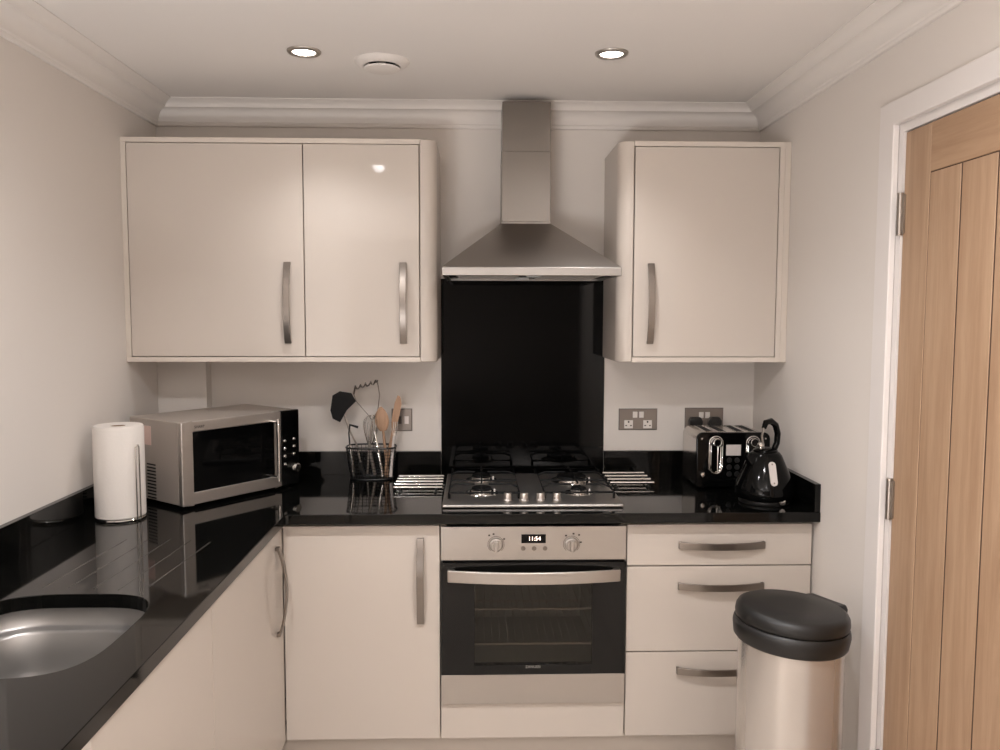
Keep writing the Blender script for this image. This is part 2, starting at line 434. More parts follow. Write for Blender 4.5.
# ------------------------------------------------------------------ worktop with sink opening
WT, WB = .908, .876; YW = -.658; XW = -.782; YE = -2.75
def se(cx, cy, a, b, n=48, p=3.6):
    out = []
    for k in range(n):
        t = 2*PI*k/n; c, s = math.cos(t), math.sin(t)
        out.append((cx+a*abs(c)**(2/p)*(1 if c >= 0 else -1), cy+b*abs(s)**(2/p)*(1 if s >= 0 else -1)))
    return out
SCX, SCY, SA, SB = -1.066, -1.588, .188, .214
cu = bpy.data.curves.new('wt', 'CURVE'); cu.dimensions = '2D'; cu.fill_mode = 'BOTH'
cu.extrude = (WT-WB)/2-.0015; cu.bevel_depth = .0015; cu.bevel_resolution = 1; cu.offset = -.0015
def spl(pts):
    s = cu.splines.new('POLY'); s.points.add(len(pts)-1); s.use_cyclic_u = True
    for q, p in zip(s.points, pts): q.co = (p[0], p[1], 0, 1)
g = .0008
spl([(XL+g, -g), (XR-g, -g), (XR-g, YW), (XW+.012, YW), (XW+.003, YW-.003), (XW, YW-.012), (XW, YE), (XL+g, YE)])
spl(se(SCX, SCY, SA, SB))
t = bpy.data.objects.new('wt', cu); C.objects.link(t)
dg = bpy.context.evaluated_depsgraph_get(); me = bpy.data.meshes.new_from_object(t.evaluated_get(dg)); bpy.data.objects.remove(t)
bm = NB(); bm.from_mesh(me); bm.transform(Matrix.Translation((0, 0, (WT+WB)/2)))
wk = thing('worktop', 'L-shaped polished black granite worktop with raised upstands', 'worktop', (-.2, -.33, WB))
obj('slab', bm, 'granite', wk, ang=4)
UT = .020
for nm, b in (('back left', (XL+.001, -.322, -UT, -.001)), ('back right', (.318, XR-.001, -UT, -.001)), ('left', (XL+.001, XL+UT, YE, -UT-.0005)), ('right', (XR-UT, XR-.001, YW+.002, -UT-.0005))):
    if nm == 'back left': b = (-1.2085, b[1], b[2], b[3])
    y1_ = b[3]
    if nm == 'left': y1_ = -.0605
    obj('upstand', panel(b[0], b[1], b[2], y1_, WT+.0002, .998), 'granite', wk, bevel=.0015)
for gx, ga, gb in ((-1.165, -1.33, -.93), (-1.105, -1.33, -.93), (-1.045, -1.34, -.93), (-.985, -1.35, -.94), (-.925, -1.33, -.96)):
    bm = NB(); tube(bm, [(gx-.012, ga, WT-.0022), (gx+.01, gb, WT-.0022)], .003, 8)
    obj('drainer_groove', bm, 'cut', wk)

# sink: undermount bowl with a shoulder
sk = thing('sink', 'stainless steel undermount sink bowl set into the left-hand worktop', 'sink', (SCX, SCY, .68))
bm = NB()
prof = [(.018, 0), (.004, 0), (.004, -.004), (.002, -.034), (-.003, -.040), (-.013, -.043), (-.018, -.050), (-.022, -.120), (-.030, -.165), (-.055, -.182), (-.10, -.187)]
rings = []
for off, dz in prof:
    rings.append([bm.verts.new((x, y, WB-.0006+dz)) for x, y in se(SCX, SCY, SA+off, SB+off)])
rings.append([bm.verts.new((SCX+.03*math.cos(2*PI*k/48), SCY+.03*math.sin(2*PI*k/48), WB-.190)) for k in range(48)])
for A, B in zip(rings, rings[1:]):
    for k in range(48): bm.faces.new((A[k], A[(k+1) % 48], B[(k+1) % 48], B[k]))
obj('bowl', bm, 'sink', sk, ang=60)
bm = NB(); lathe(bm, [(0, -.004), (.022, -.004), (.03, .001), (.04, .002), (.041, -.001), (.03, -.006), (0, -.006)], (SCX, SCY, WB-.1895), 28)
obj('drain', bm, 'chrome', sk)

# ------------------------------------------------------------------ base cabinets
YB = -.614; ZP, ZT = .155, .860; CY = YB+.024
def unit(name, label, x0, x1, cat='cabinet', top=True):
    r = thing(name, label, cat, ((x0+x1)/2, -.3, .0))
    bm = NB(); carcass(bm, x0, x1, CY, -.024, ZP, WB-.0008, top=top)
    obj('carcass', bm, 'cream_in', r)
    return r
def legs(r, pts):
    for x, y in pts:
        bm = NB(); lathe(bm, [(0, .0005), (.025, .0005), (.025, .008), (.014, .014), (.014, ZP-.012), (.028, ZP-.001), (0, ZP-.001)], (x, y, 0), 14)
        obj('leg', bm, 'bplastic', r)
b1 = unit('base_cabinet', 'cream base cabinet with one tall door, left of the oven', -.793, -.3005)
legs(b1, [(-.75, -.51), (-.34, -.51), (-.75, -.08), (-.34, -.08)])
d = obj('door', panel(-.7985, -.3015, YB, YB+.020, ZP, ZT), 'cream', b1, bevel=.0015)
bow_handle(d, (-.3625, YB, .681), Z3, (0, -1, 0))
# oven housing
oh = unit('oven_housing', 'cream housing unit around the built-in oven with narrow panel beneath it', -.2995, .2995, 'cabinet', top=False)
bm = NB(); box(bm, -.281, .281, CY, -.033, .255, .2715); obj('shelf', bm, 'cream_in', oh)
obj('filler_panel', panel(-.298, .298, YB, YB+.020, ZP-.001, .2715), 'cream', oh, bevel=.0015)
legs(oh, [(-.26, -.51), (.26, -.51), (-.26, -.08), (.26, -.08)])
# drawer unit
du = unit('drawer_unit', 'cream three-drawer base unit right of the oven, partly behind the bin', .3005, .904)
legs(du, [(.34, -.51), (.865, -.51), (.34, -.08), (.865, -.08)])
for z0, z1, hz in ((.7255, ZT, .803), (.4405, .7215, .668), (ZP, .4365, .387)):
    d = obj('drawer', panel(.302, .903, YB, YB+.020, z0, z1), 'cream', du, bevel=.0015)
    bow_handle(d, (.608, YB, hz-.010), X3, (0, -1, 0))
    bm = NB(); box(bm, .330, .342, YB+.0203, -.06, z0+.02, min(z1-.03, z0+.12)); box(bm, .862, .874, YB+.0203, -.06, z0+.02, min(z1-.03, z0+.12)); box(bm, .342, .862, YB+.0203, -.06, z0+.02, z0+.030)
    obj('drawer_box', bm, 'cream_in', d)
# left run
XD = -.80
def left_unit(label, y0, y1, top=True, dlabel=None):
    r = thing('base_cabinet', label, 'cabinet', (-1.09, (y0+y1)/2, 0))
    bm = NB(); t = .018; xb = XL+.024; xf = XD-.036
    box(bm, xb, xf, y0, y0+t, ZP, WB-.0008); box(bm, xb, xf, y1-t, y1, ZP, WB-.0008); box(bm, xb, xf, y0+t, y1-t, ZP, ZP+t)
    box(bm, xb, xb+.008, y0+t, y1-t, ZP+t, WB-.0008)
    if top: box(bm, xb, xf, y0+t, y1-t, WB-.0188, WB-.0008)
    obj('carcass', bm, 'cream_in', r)
    d = obj('door', panel(XD-.020, XD, y0+.0008, y1-.0010, ZP, ZT), 'cream', r, bevel=.0015)
    for x, y in ((-1.33, y0+.05), (-.93, y0+.05), (-1.33, y1-.05), (-.93, y1-.05)):
        bm = NB(); lathe(bm, [(0, .0005), (.025, .0005), (.025, .008), (.014, .014), (.014, ZP-.012), (.028, ZP-.001), (0, ZP-.001)], (x, y, 0), 14)
        obj('leg', bm, 'bplastic', r)
    return r, d
r, d = left_unit('cream corner base cabinet with a bow handle, in the left-hand run', -1.313, -.640)
bow_handle(d, (XD, -.704, .679), Z3, (1, 0, 0))
obj('corner_filler', panel(XD-.020, XD-.001, -.6385, YB-.001, ZP, ZT), 'cream', r, bevel=.001)
left_unit('cream base cabinet below the sink, nearest the camera', -1.915, -1.315, top=False)
pl = obj('plinth', panel(-.853, .904, -.562, -.546, .0005, ZP-.003), 'cream', bevel=.001)
tag(pl, 'cream plinth board along the floor under the oven and drawers', 'plinth')
pl = obj('plinth', panel(-.870, -.854, YE+.01, -.546, .0005, ZP-.003), 'cream', bevel=.001)
tag(pl, 'cream plinth board under the left-hand run of base cabinets', 'plinth')

# ------------------------------------------------------------------ oven
ov = thing('oven', 'built-in stainless steel electric oven below the hob', 'oven', (0, -.33, .272))
bm = NB(); oy = YB+.010
ox, oz0, oz1 = .2785, .2735, .856
# body shell with open-fronted cavity
cx, cz0, cz1, cyb = .215, .385, .700, -.16
box(bm, -ox, -cx-.001, oy, -.075, oz0, oz1); box(bm, cx+.001, ox, oy, -.075, oz0, oz1)
box(bm, -cx-.001, cx+.001, oy, -.075, cz1+.001, oz1); box(bm, -cx-.001, cx+.001, oy, -.075, oz0, cz0-.001); box(bm, -cx-.001, cx+.001, cyb+.001, -.075, cz0-.001, cz1+.001)
obj('body', bm, 'steel', ov)
bm = NB(); t = .004
box(bm, -cx, -cx+t, oy+.001, cyb, cz0, cz1); box(bm, cx-t, cx, oy+.001, cyb, cz0, cz1); box(bm, -cx+t, cx-t, oy+.001, cyb, cz0, cz0+t); box(bm, -cx+t, cx-t, oy+.001, cyb, cz1-t, cz1); box(bm, -cx+t, cx-t, cyb-t, cyb, cz0+t, cz1-t)
obj('cavity', bm, 'enamel', ov)
for z in (.572, .455):
    bm = NB(); rx = cx-.0065
    tube(bm, [(-rx, oy+.025, z), (rx, oy+.025, z), (rx, cyb-.02, z), (-rx, cyb-.02, z)], .0038, 8, closed=True)
    for k in range(15):
        x = -rx+(k+1)*2*rx/16; tube(bm, [(x, oy+.025, z), (x, cyb-.02, z)], .0014, 6)
    obj('rack', bm, 'badge', ov)
yo = YB-.003
cp = obj('control_panel', panel(-.2975, .2975, yo-.006, oy-.0005, .7485, .858), 'steel', ov, bevel=.0015)
for x in (-.121, .121):
    bm = NB(); ax = ((1, 0, 0), (0, 0, 1), (0, -1, 0))
    lathe(bm, [(0, 0), (.0225, 0), (.0225, .004), (.020, .007), (.0165, .008), (.0165, .016), (.0155, .018), (0, .018)], (x, yo-.0065, .800), 32, ax)
    k = obj('knob', bm, 'steel', ov, ang=30)
    bm = NB(); box(bm, x-.0065, x+.0065, yo-.040, yo-.0245, .783, .817); obj('grip', bm, 'steel', k, bevel=.003)
    bm = NB(); rr = .0265
    tube(bm, [(x+rr*math.cos(a), yo-.0068, .8+rr*math.sin(a)) for a in [R(-50+i*10) for i in range(29)]], .0006, 6)
    for dx, dz in ((-.022, .030), (-.008, .034), (.026, .018)) if x < 0 else ((.006, .034), (.024, .030), (.030, .006), (-.018, .028)):
        box(bm, x+dx-.003, x+dx+.003, yo-.0070, yo-.0062, .8+dz-.0025, .8+dz+.0025)
    obj('dial_marks', bm, 'ink', cp)
ds = obj('display', panel(-.040, .038, yo-.0075, yo-.0062, .804, .8325), 'bgloss', ov)
text('digits', '11:54', .0185, frame_mtx((.002, yo-.0079, .8185), X3, Z3), 'led', ds)
for x in (-.034, .001, .036):
    bm = NB(); lathe(bm, [(.0062, .0), (.0075, .0), (.0075, .0018), (.0062, .0018), (.0055, .0008), (0, .0008)], (x, yo-.0062, .787), 20, ((1, 0, 0), (0, 0, 1), (0, -1, 0)))
    obj('button', bm, 'handle', ov)
bm = NB()
obj('gap_seal', panel(-.292, .292, yo+.004, oy-.0005, .7425, .748), 'rubber', ov)
# door: black glass frame round a tinted window, steel lower band
wx, wz0, wz1 = .190, .405, .672
bm = NB(); a, b = yo-.012, oy-.001
box(bm, -.2965, -wx, a, b, .3735, .742); box(bm, wx, .2965, a, b, .3735, .742); box(bm, -wx, wx, a, b, wz1, .742); box(bm, -wx, wx, a, b, .3735, wz0)
dr = obj('door', bm, 'ovblack', ov, bevel=.0008)
obj('window', panel(-wx, wx, a+.0006, a+.005, wz0, wz1), 'ovglass', dr)
text('maker_name', 'ZANUSSI', .0125, frame_mtx((-.001, a-.0004, .3985), X3, Z3), 'grey_print', dr)
obj('lower_band', panel(-.2975, .2975, yo-.010, oy-.001, .2745, .3725), 'steel', ov, bevel=.0015)
bm = NB(); n = 20; Lh = .552
o_ = [(-Lh/2+Lh*i/n, .020+.030*(1-(2*i/n-1)**2)) for i in range(n+1)]
i_ = [(Lh/2-Lh*i/n, .010+.030*(1-(2*i/n-1)**2)) for i in range(n+1)]
prism(bm, [(-Lh/2, 0)]+o_+[(Lh/2, 0), (Lh/2-.02, 0)]+i_[1:-1]+[(-Lh/2+.02, 0)], (0, a, .704), X3, (0, -1, 0), Z3, -.0195, .0195)
obj('handle', bm, 'steel', dr, bevel=.003)

# ------------------------------------------------------------------ hob
hb = thing('hob', 'stainless steel four-burner gas hob with black pan supports', 'hob', (0, -.33, WT))
HX, HY0, HY1 = .294, -.585, -.082
bm = NB(); prism(bm, [(HY0, WT+.0004), (HY0, WT+.010), (HY0+.016, WT+.016), (HY1-.01, WT+.016), (HY1, WT+.010), (HY1, WT+.0004)], (0, 0, 0), Y3, Z3, X3, -HX, HX)
obj('plate', bm, 'hob', hb, bevel=.004, seg=3)
zt_ = WT+.0162
for nm, x, y, rr in (('front left', -.166, -.425, .032), ('back left', -.166, -.205, .032), ('back right', .165, -.225, .052), ('front right', .166, -.430, .024)):
    bm = NB(); lathe(bm, [(rr+.026, 0), (rr+.024, .002), (rr+.012, .003), (rr+.008, .001), (rr+.004, .002), (rr+.004, .012), (rr*.6, .013), (0, .013)], (x, y, zt_), 36)
    br = obj('burner', bm, 'chrome', hb)
    bm = NB(); lathe(bm, [(0, 0), (rr, 0), (rr+.002, .002), (rr+.001, .006), (rr-.004, .008), (0, .0085)], (x, y, zt_+.0132), 36)
    obj('burner_cap', bm, 'bmatte', br)
    bm = NB(); lathe(bm, [(0, 0), (.0028, 0), (.0028, .014), (0, .016)], (x+rr+.012, y-.014, zt_+.001), 10); obj('igniter', bm, 'white', br)
GZ = WT+.046
for s in (-1, 1):
    bm = NB(); xa, xb = (.042, .274); ya, yb = -.515, -.095
    P = lambda x, y, z=GZ: (s*x, y, z)
    rr = .0034
    tube(bm, [P(xa, ya+.012, GZ-.010), P(xa, ya, GZ-.010), P(xb, ya, GZ-.010), P(xb, yb, GZ-.010), P(xa, yb, GZ-.010)], rr, 8, closed=True)
    tube(bm, [P(xa, -.315, GZ-.010), P(xb, -.315, GZ-.010)], rr, 8)
    cxg = .166
    for yc, yy0, yy1 in ((-.425 if s < 0 else -.43, ya, -.315), (-.205 if s < 0 else -.215, -.315, yb)):
        for p, q in ((P(cxg, yy0, GZ-.010), P(cxg, yc-.022)), (P(cxg, yy1, GZ-.010), P(cxg, yc+.022)), (P(xa, yc, GZ-.010), P(cxg-.024, yc)), (P(xb, yc, GZ-.010), P(cxg+.024, yc))):
            p, q = Vector(p), Vector(q); m1 = p+(q-p)*.25; m1.z = GZ
            tube(bm, [p, m1, q], rr, 8)
    for x in (xa, xb):
        for y in (ya, yb): tube(bm, [P(x, y, GZ-.010), P(x, y, zt_+.0004)], .0045, 8)
    obj('pan_support', bm, 'bmatte', hb)
for x in (-.081, -.027, .027, .081):
    bm = NB(); lathe(bm, [(0, 0), (.0165, 0), (.0165, .003), (.0145, .005), (.0135, .022), (.0115, .025), (0, .025)], (x, -.540, zt_), 26)
    k = obj('knob', bm, 'steel', hb)
    bm = NB(); box(bm, x-.001, x+.001, -.5395-.012, -.540, zt_+.0252, zt_+.0258); obj('pointer', bm, 'ink', k)

# ------------------------------------------------------------------ pan stands (hot rods) either side of the hob
def pan_stand(x0, x1, y0, y1, n, label, skew):
    r = thing('pan_stand', label, 'pan stand', ((x0+x1)/2, (y0+y1)/2, WT), group=None)
    for k in range(n):
        f = k/(n-1); y = y0+(y1-y0)*f; o = skew*f
        bm = NB(); tube(bm, [(x0+o, y, WT+.016), (x1+o*.2, y, WT+.016)], .0048, 12); obj('rod', bm, 'chrome', r)
    for f in (.13, .87):
        x = x0+(x1-x0)*f
        bm = NB(); tube(bm, [(x, y0-.012, WT+.0035), (x, y0-.006, WT+.0085), (x, y1+.006, WT+.0085), (x, y1+.012, WT+.0035)], .0028, 8)
        for yy in (y0-.012, y1+.012): lathe(bm, [(0, 0), (.006, 0), (.006, .003), (0, .004)], (x, yy, WT+.0004), 12)
        obj('cross_bar', bm, 'bplastic', r)
    return r
pan_stand(-.475, -.305, -.335, -.135, 5, 'small chrome rod pan stand on the worktop left of the hob', 0)
pan_stand(.302, .462, -.265, -.085, 4, 'small chrome rod pan stand on the worktop right of the hob', 0)

# ------------------------------------------------------------------ microwave
mwa = math.atan2(.794, .607)
mw = thing('microwave', 'silver microwave with black control strip, angled in the back left corner', 'microwave', (-1.115, -.602, WT), mwa)
Wm, Dm, z0, z1 = .475, .300, .012, .281
def mo(name, bm, m, parent=None, **k): return obj(name, bm, m, parent or mw, local=True, **k)
bm = NB(); box(bm, .002, Wm-.002, .022, Dm, z0, z1); bd = mo('body', bm, 'mwside', bevel=.004)
for i in range(11):
    bm = NB(); z = .018+i*.011
    box(bm, .0012, .0024, .150, .200, z, z+.005); mo('vent_slot', bm, 'dark', bd)
bm = NB(); box(bm, .0010, .0018, .172, .232, .194, .257); lb = mo('sticker', bm, 'note', bd); lb['label'] = 'pinkish paper sticker'
for x, y in ((.03, .045), (Wm-.03, .045), (.03, Dm-.03), (Wm-.03, Dm-.03)):
    bm = NB(); lathe(bm, [(0, .0004), (.012, .0004), (.014, .0125), (0, .0125)], (x, y, 0), 14); mo('foot', bm, 'rubber')
bm = NB(); xd = .394; wx0, wx1, wz0, wz1 = .038, .366, .052, .247
box(bm, 0, wx0, 0, .021, z0, z1); box(bm, wx1, xd, 0, .021, z0, z1); box(bm, wx0, wx1, 0, .021, z0, wz0); box(bm, wx0, wx1, 0, .021, wz1, z1)
bmesh.ops.remove_doubles(bm, verts=bm.verts, dist=1e-5)
md = mo('door', bm, 'mwfront', bevel=.003)
bm = NB(); box(bm, wx0+.0003, wx1-.0003, .003, .012, wz0+.0003, wz1-.0003); mo('window', bm, 'bglass', md)
bm = NB(); hx = .349
tube(bm, [(hx, -.040, .042), (hx, -.040, .262)], .0065, 14)
for z in (.056, .250): tube(bm, [(hx, -.040, z), (hx-.002, -.012, z), (hx-.002, .001, z)], .0055, 12)
mo('handle', bm, 'chrome', md)
me_ = frame_mtx((.066, -.0004, .2625), X3, Z3)
cu2 = text('maker_name', 'SHARP', .0125, mw.matrix_basis @ Matrix.Identity(4) @ me_ if False else W[mw.as_pointer()] @ me_, 'ink', md)
bm = NB(); box(bm, xd+.001, Wm, 0, .021, z0, z1); mcp = mo('control_panel', bm, 'bgloss', bevel=.003)
bm = NB(); box(bm, xd+.009, Wm-.008, -.0006, .0004, .222, .262); mo('display', bm, 'bglass', mcp)
axm = ((1, 0, 0), (0, 0, 1), (0, -1, 0))
for X, zs in ((.408, (.173, .145, .118, .089)), (.449, (.176, .149, .122))):
    for z in zs:
        bm = NB(); lathe(bm, [(0, 0), (.0062, 0), (.006, .0025), (.004, .0042), (0, .005)], (X, -.0002, z), 16, axm); mo('button', bm, 'chrome')
bm = NB(); lathe(bm, [(0, 0), (.0185, 0), (.0185, .004), (.0165, .012), (.0155, .022), (.013, .025), (0, .025)], (.447, -.0002, .074), 32, axm); mo('dial', bm, 'chrome')

# ------------------------------------------------------------------ kitchen roll on its holder
px, py = -1.276, -.680
hl = thing('roll_holder', 'chrome kitchen roll holder with upright arm beside the microwave', 'roll holder', (px, py, WT))
bm = NB(); lathe(bm, [(0, .0004), (.070, .0004), (.072, .003), (.070, .006), (.02, .008), (0, .008)], (px, py, WT), 44); obj('base', bm, 'chrome', hl)
bm = NB(); tube(bm, [(px, py, WT+.0075), (px, py, WT+.282)], .006, 14); obj('post', bm, 'chrome', hl)
aa = R(-30); ax_, ay_ = px+.0835*math.cos(aa), py+.0835*math.sin(aa)
bm = NB(); tx, ty = -math.sin(aa)*.006, math.cos(aa)*.006
tube(bm, [(px+.066*math.cos(aa)-tx, py+.066*math.sin(aa)-ty, WT+.004), (ax_-tx, ay_-ty, WT+.005), (ax_-tx, ay_-ty, WT+.225), (ax_-tx*.5, ay_-ty*.5, WT+.232), (ax_+tx*.5, ay_+ty*.5, WT+.232), (ax_+tx, ay_+ty, WT+.225), (ax_+tx, ay_+ty, WT+.005), (px+.066*math.cos(aa)+tx, py+.066*math.sin(aa)+ty, WT+.004)], .0024, 10)
obj('arm', bm, 'chrome', hl)
pr = thing('kitchen_roll', 'white kitchen paper roll on the chrome holder by the left wall', 'kitchen roll', (px, py, WT+.0085))
bm = NB(); ro, ri, h = .0725, .022, .287
lathe(bm, [(ri, .0085), (ro-.002, .0085), (ro, .011), (ro, h-.006), (ro-.004, h), (ri, h-.002), (ri, .0085)], (px, py, WT), 56)
obj('paper', bm, 'paper', pr)
bm = NB(); lathe(bm, [(ri-.0002, .0087), (ri-.0002, h-.003), (ri-.002, h-.003), (ri-.002, .0087), (ri-.0002, .0087)], (px, py, WT), 32); obj('core', bm, 'card', pr)

# ------------------------------------------------------------------ utensil basket and its utensils
bx, by = -.583, -.090
ub = thing('utensil_basket', 'black wire utensil basket on the worktop in front of the switch', 'utensil holder', (bx, by, WT))
def oval(z, f, n=36, p=3):
    return [Vector((x, y, z)) for x, y in se(bx, by, .080+.014*f, .048+.012*f, n, p)]
bm = NB(); tube(bm, oval(WT+.122, 1), .0032, 8, closed=True); obj('rim', bm, 'wire', ub)
bm = NB()
for i in range(1, 9): tube(bm, oval(WT+.004+.118*i/9, i/9), .0010, 6, closed=True)
tube(bm, oval(WT+.0035, 0), .0025, 8, closed=True)
for k in range(36):
    tube(bm, [oval(WT+.0035, 0)[k], oval(WT+.122, 1)[k]], .0009, 6)
obj('wire_mesh', bm, 'wire', ub)
bm = NB(); prism(bm, se(bx, by, .0785, .0465, 36, 3), (0, 0, 0), X3, Y3, Z3, WT+.0004, WT+.003); obj('bottom', bm, 'wire', ub)
def uten(name, label, cat='utensil'): return thing(name, label, cat, (bx, by, WT+.004))
zb = WT+.006
def V(*a): return Vector(a)
# slotted turner: black blade, steel shaft and handle
u = uten('turner', 'broad black turner blade sticking up left of the utensil basket')
bm = NB()
tp = [(a-.011, b) for a, b in [(-.7155, 1.226), (-.688, 1.242), (-.6445, 1.235), (-.627, 1.204), (-.662, 1.170), (-.688, 1.124), (-.716, 1.138), (-.724, 1.169)]]
b2 = NB(); prism(b2, tp, (0, -.098, 0), X3, Z3, (0, 1, 0), -.002, .002)
obj('blade', b2, 'bmatte', u, bevel=.001)
bm = NB(); tube(bm, [V(-.617, -.085, zb+.015), V(-.640, -.090, 1.04), V(-.668, -.096, 1.100), V(-.683, -.0945, 1.150)], .0035, 10); obj('shaft', bm, 'steel_v', u)
bm = NB(); tube(bm, [V(-.612, -.084, zb), V(-.627, -.087, zb+.055)], .007, 10); obj('grip', bm, 'bplastic', u)
# potato masher with wavy wire head
u = uten('potato_masher', 'steel wire masher with a zigzag head, tallest in the utensil basket')
bm = NB(); pp = []
for i in range(25):
    f = i/24; x = -.648+.086*f; z = 1.252+.024*f+.007*math.sin(f*PI*9); pp.append(V(x, -.075+.020*math.cos(f*PI*9), z))
tube(bm, [V(-.560, -.075, 1.160), V(-.552, -.075, 1.225), V(-.560, -.075, 1.277)][::-1]+[], .0020, 8)
tube(bm, [V(-.650, -.075, 1.228)]+pp+[V(-.559, -.075, 1.280)], .0032, 8)
tube(bm, [V(-.650, -.075, 1.228), V(-.640, -.075, 1.20), V(-.600, -.078, 1.155), V(-.580, -.080, 1.13)], .0018, 8)
obj('head', bm, 'handle', u)
bm = NB(); tube(bm, [V(-.560, -.075, 1.160), V(-.580, -.080, 1.13), V(-.592, -.082, 1.05), V(-.600, -.083, zb+.01)], .0035, 10); obj('shaft', bm, 'steel_v', u)
# whisk
u = uten('balloon_whisk', 'steel balloon whisk in the middle of the utensil basket')
bm = NB(); base, top = V(-.586, -.105, 1.045), V(-.578, -.110, 1.152)
for k in range(5):
    a = PI*k/5; dv = V(math.cos(a), math.sin(a), 0)
    loop = []
    for i in range(21):
        f = i/20*2-1; h = 1-abs(f)**2.2; w = .030*math.sin(PI*(1-abs(f))**.75*.5+0) if True else 0
        s = (1 if f > 0 else -1); ww = .029*math.sin(min(1, (1-h)*1.0+0)*PI*.62) if abs(f) < 1 else .003
        loop.append(base+(top-base)*h+dv*s*(.029*math.sin(PI*math.sqrt(1-h)*.86+.1)))
    tube(bm, loop, .0010, 6)
obj('wires', bm, 'chrome', u)
bm = NB(); tube(bm, [V(-.586, -.105, 1.055), V(-.590, -.104, 1.03), V(-.570, -.095, zb+.008)], .0055, 12, radii=[.004, .006, .007]); obj('grip', bm, 'steel_v', u)
# wooden spoon
def spoon(name, label, p0, p1, hw, hl, slot=False):
    u = uten(name, label); p0, p1 = Vector(p0), Vector(p1); d = (p1-p0).normalized()
    bm = NB(); n = 9
    tube(bm, [p0, p0+(p1-p0)*.5, p1], .006, 10, radii=[.0062, .0055, .0050]); obj('shaft', bm, 'wood', u)
    bm = NB(); ex = d.cross(V(0, 1, 0)).normalized(); ey = ex.cross(d)
    prof = [(0, -.004)]
    rings = []
    for i in range(11):
        f = i/10; w = hw*math.sin(PI*min(1, .10+f*.90))**.62 if i < 10 else .002
        c = p1+d*(-.008+hl*f)
        rings.append([bm.verts.new(c+ex*(max(w, .004)*math.cos(2*PI*k/16))+ey*(.0055*math.sin(2*PI*k/16)-.004*math.sin(PI*f))) for k in range(16)])
    for A, B in zip(rings, rings[1:]):
        for k in range(16): bm.faces.new((A[k], A[(k+1) % 16], B[(k+1) % 16], B[k]))
    bm.faces.new(rings[0][::-1]); bm.faces.new(rings[-1])
    obj('head', bm, 'wood', u)
    if slot: pass
    return u
spoon('wooden_spoon', 'pale wooden spoon with a broad oval head in the utensil basket', (-.520, -.100, zb), (-.537, -.105, 1.100), .026, .092)
# narrow wooden spatula
u = uten('wooden_spatula', 'narrow wooden spatula leaning right, in front of the small switch')
bm = NB(); d0, d1 = V(-.535, -.085, zb), V(-.474, -.092, 1.225); dd = (d1-d0).normalized(); ex = dd.cross(V(0, 1, 0)).normalized()
mt = frame_mtx(d0, ex, dd); Lw = (d1-d0).length
b2 = NB(); prism(b2, [(-.006, 0), (.006, 0), (.006, Lw*.58), (.013, Lw*.66), (.014, Lw*.90), (.008, Lw), (-.004, Lw*.985), (-.013, Lw*.9), (-.012, Lw*.66), (-.006, Lw*.58)], (0, 0, 0), X3, Y3, Z3, -.003, .003); b2.transform(mt)
obj('blade', b2, 'wood', u, bevel=.0015)
# steel handled tools
def tool(name, label, pts, m='handle', r=.0055, radii=None):
    u = uten(name, label); bm = NB(); tube(bm, pts, r, 12, radii=radii); obj('shaft', bm, m, u); return u
u = tool('serving_spoon', 'bright steel utensil handle leaning left in the utensil basket', [V(-.538, -.130, zb+.012), V(-.555, -.128, 1.03), V(-.566, -.128, 1.095)], 'chrome', radii=[.0065, .0055, .0045])
bm = NB(); lathe(bm, [(0, -.006), (.006, -.004), (.008, 0), (.006, .004), (0, .006)], (-.538, -.130, zb+.010), 14); obj('end_cap', bm, 'chrome', u)
u = tool('scraper', 'steel-handled tool with a bent black tip at the left of the utensil basket', [V(-.648, -.118, zb+.008), V(-.652, -.120, .98), V(-.660, -.120, 1.040)], 'chrome', radii=[.0062, .0068, .0045])
bm = NB(); tube(bm, [V(-.660, -.120, 1.040), V(-.664, -.116, 1.085), V(-.660, -.112, 1.116), V(-.630, -.108, 1.106)], .0035, 10, radii=[.003, .003, .005, .005]); obj('head', bm, 'bplastic', u)
u = tool('steel_ladle_handle', 'white utensil handle at the right end of the utensil basket', [V(-.508, -.120, zb+.006), V(-.503, -.122, .99), V(-.494, -.122, 1.075)], 'badge', radii=[.0068, .006, .0045])
u.name = 'serving_fork'
bm = NB()
for dx in (-.007, 0, .007): tube(bm, [V(-.494, -.122, 1.07), V(-.491+dx, -.120, 1.090), V(-.487+dx, -.116, 1.128)], .0016, 8)
obj('prongs', bm, 'chrome', u)

# ------------------------------------------------------------------ toaster
tx0, tx1, ty0, ty1, tz0, tz1 = .603, .868, -.315, -.105, WT+.010, 1.114
to = thing('toaster', 'black and steel four-slot toaster partly behind the kettle', 'toaster', ((tx0+tx1)/2, (ty0+ty1)/2, WT))
def rrect(x0, x1, z0, z1, r, rb=.006, n=8):
    p = [(x1-rb+rb*math.sin(a), z0+rb-rb*math.cos(a)) for a in [i/n*PI/2 for i in range(n+1)]]
    p += [(x1-r+r*math.cos(a), z1-r+r*math.sin(a)) for a in [i/n*PI/2 for i in range(n+1)]]
    p += [(x0+r-r*math.sin(a), z1-r+r*math.cos(a)) for a in [i/n*PI/2 for i in range(n+1)]]
    p += [(x0+rb-rb*math.cos(a), z0+rb-rb*math.sin(a)) for a in [i/n*PI/2 for i in range(n+1)]]
    return p
bm = NB(); prism(bm, rrect(tx0+.002, tx1-.002, tz0, tz1-.002, .030), (0, 0, 0), X3, Z3, Y3, ty0+.016, ty1); obj('body', bm, 'toaster_steel', to, bevel=.005)
bm = NB(); prism(bm, rrect(tx0, tx1, tz0-.003, tz1, .024), (0, 0, 0), X3, Z3, Y3, ty0, ty0+.0155); fp = obj('front_panel', bm, 'bgloss', to, bevel=.004)
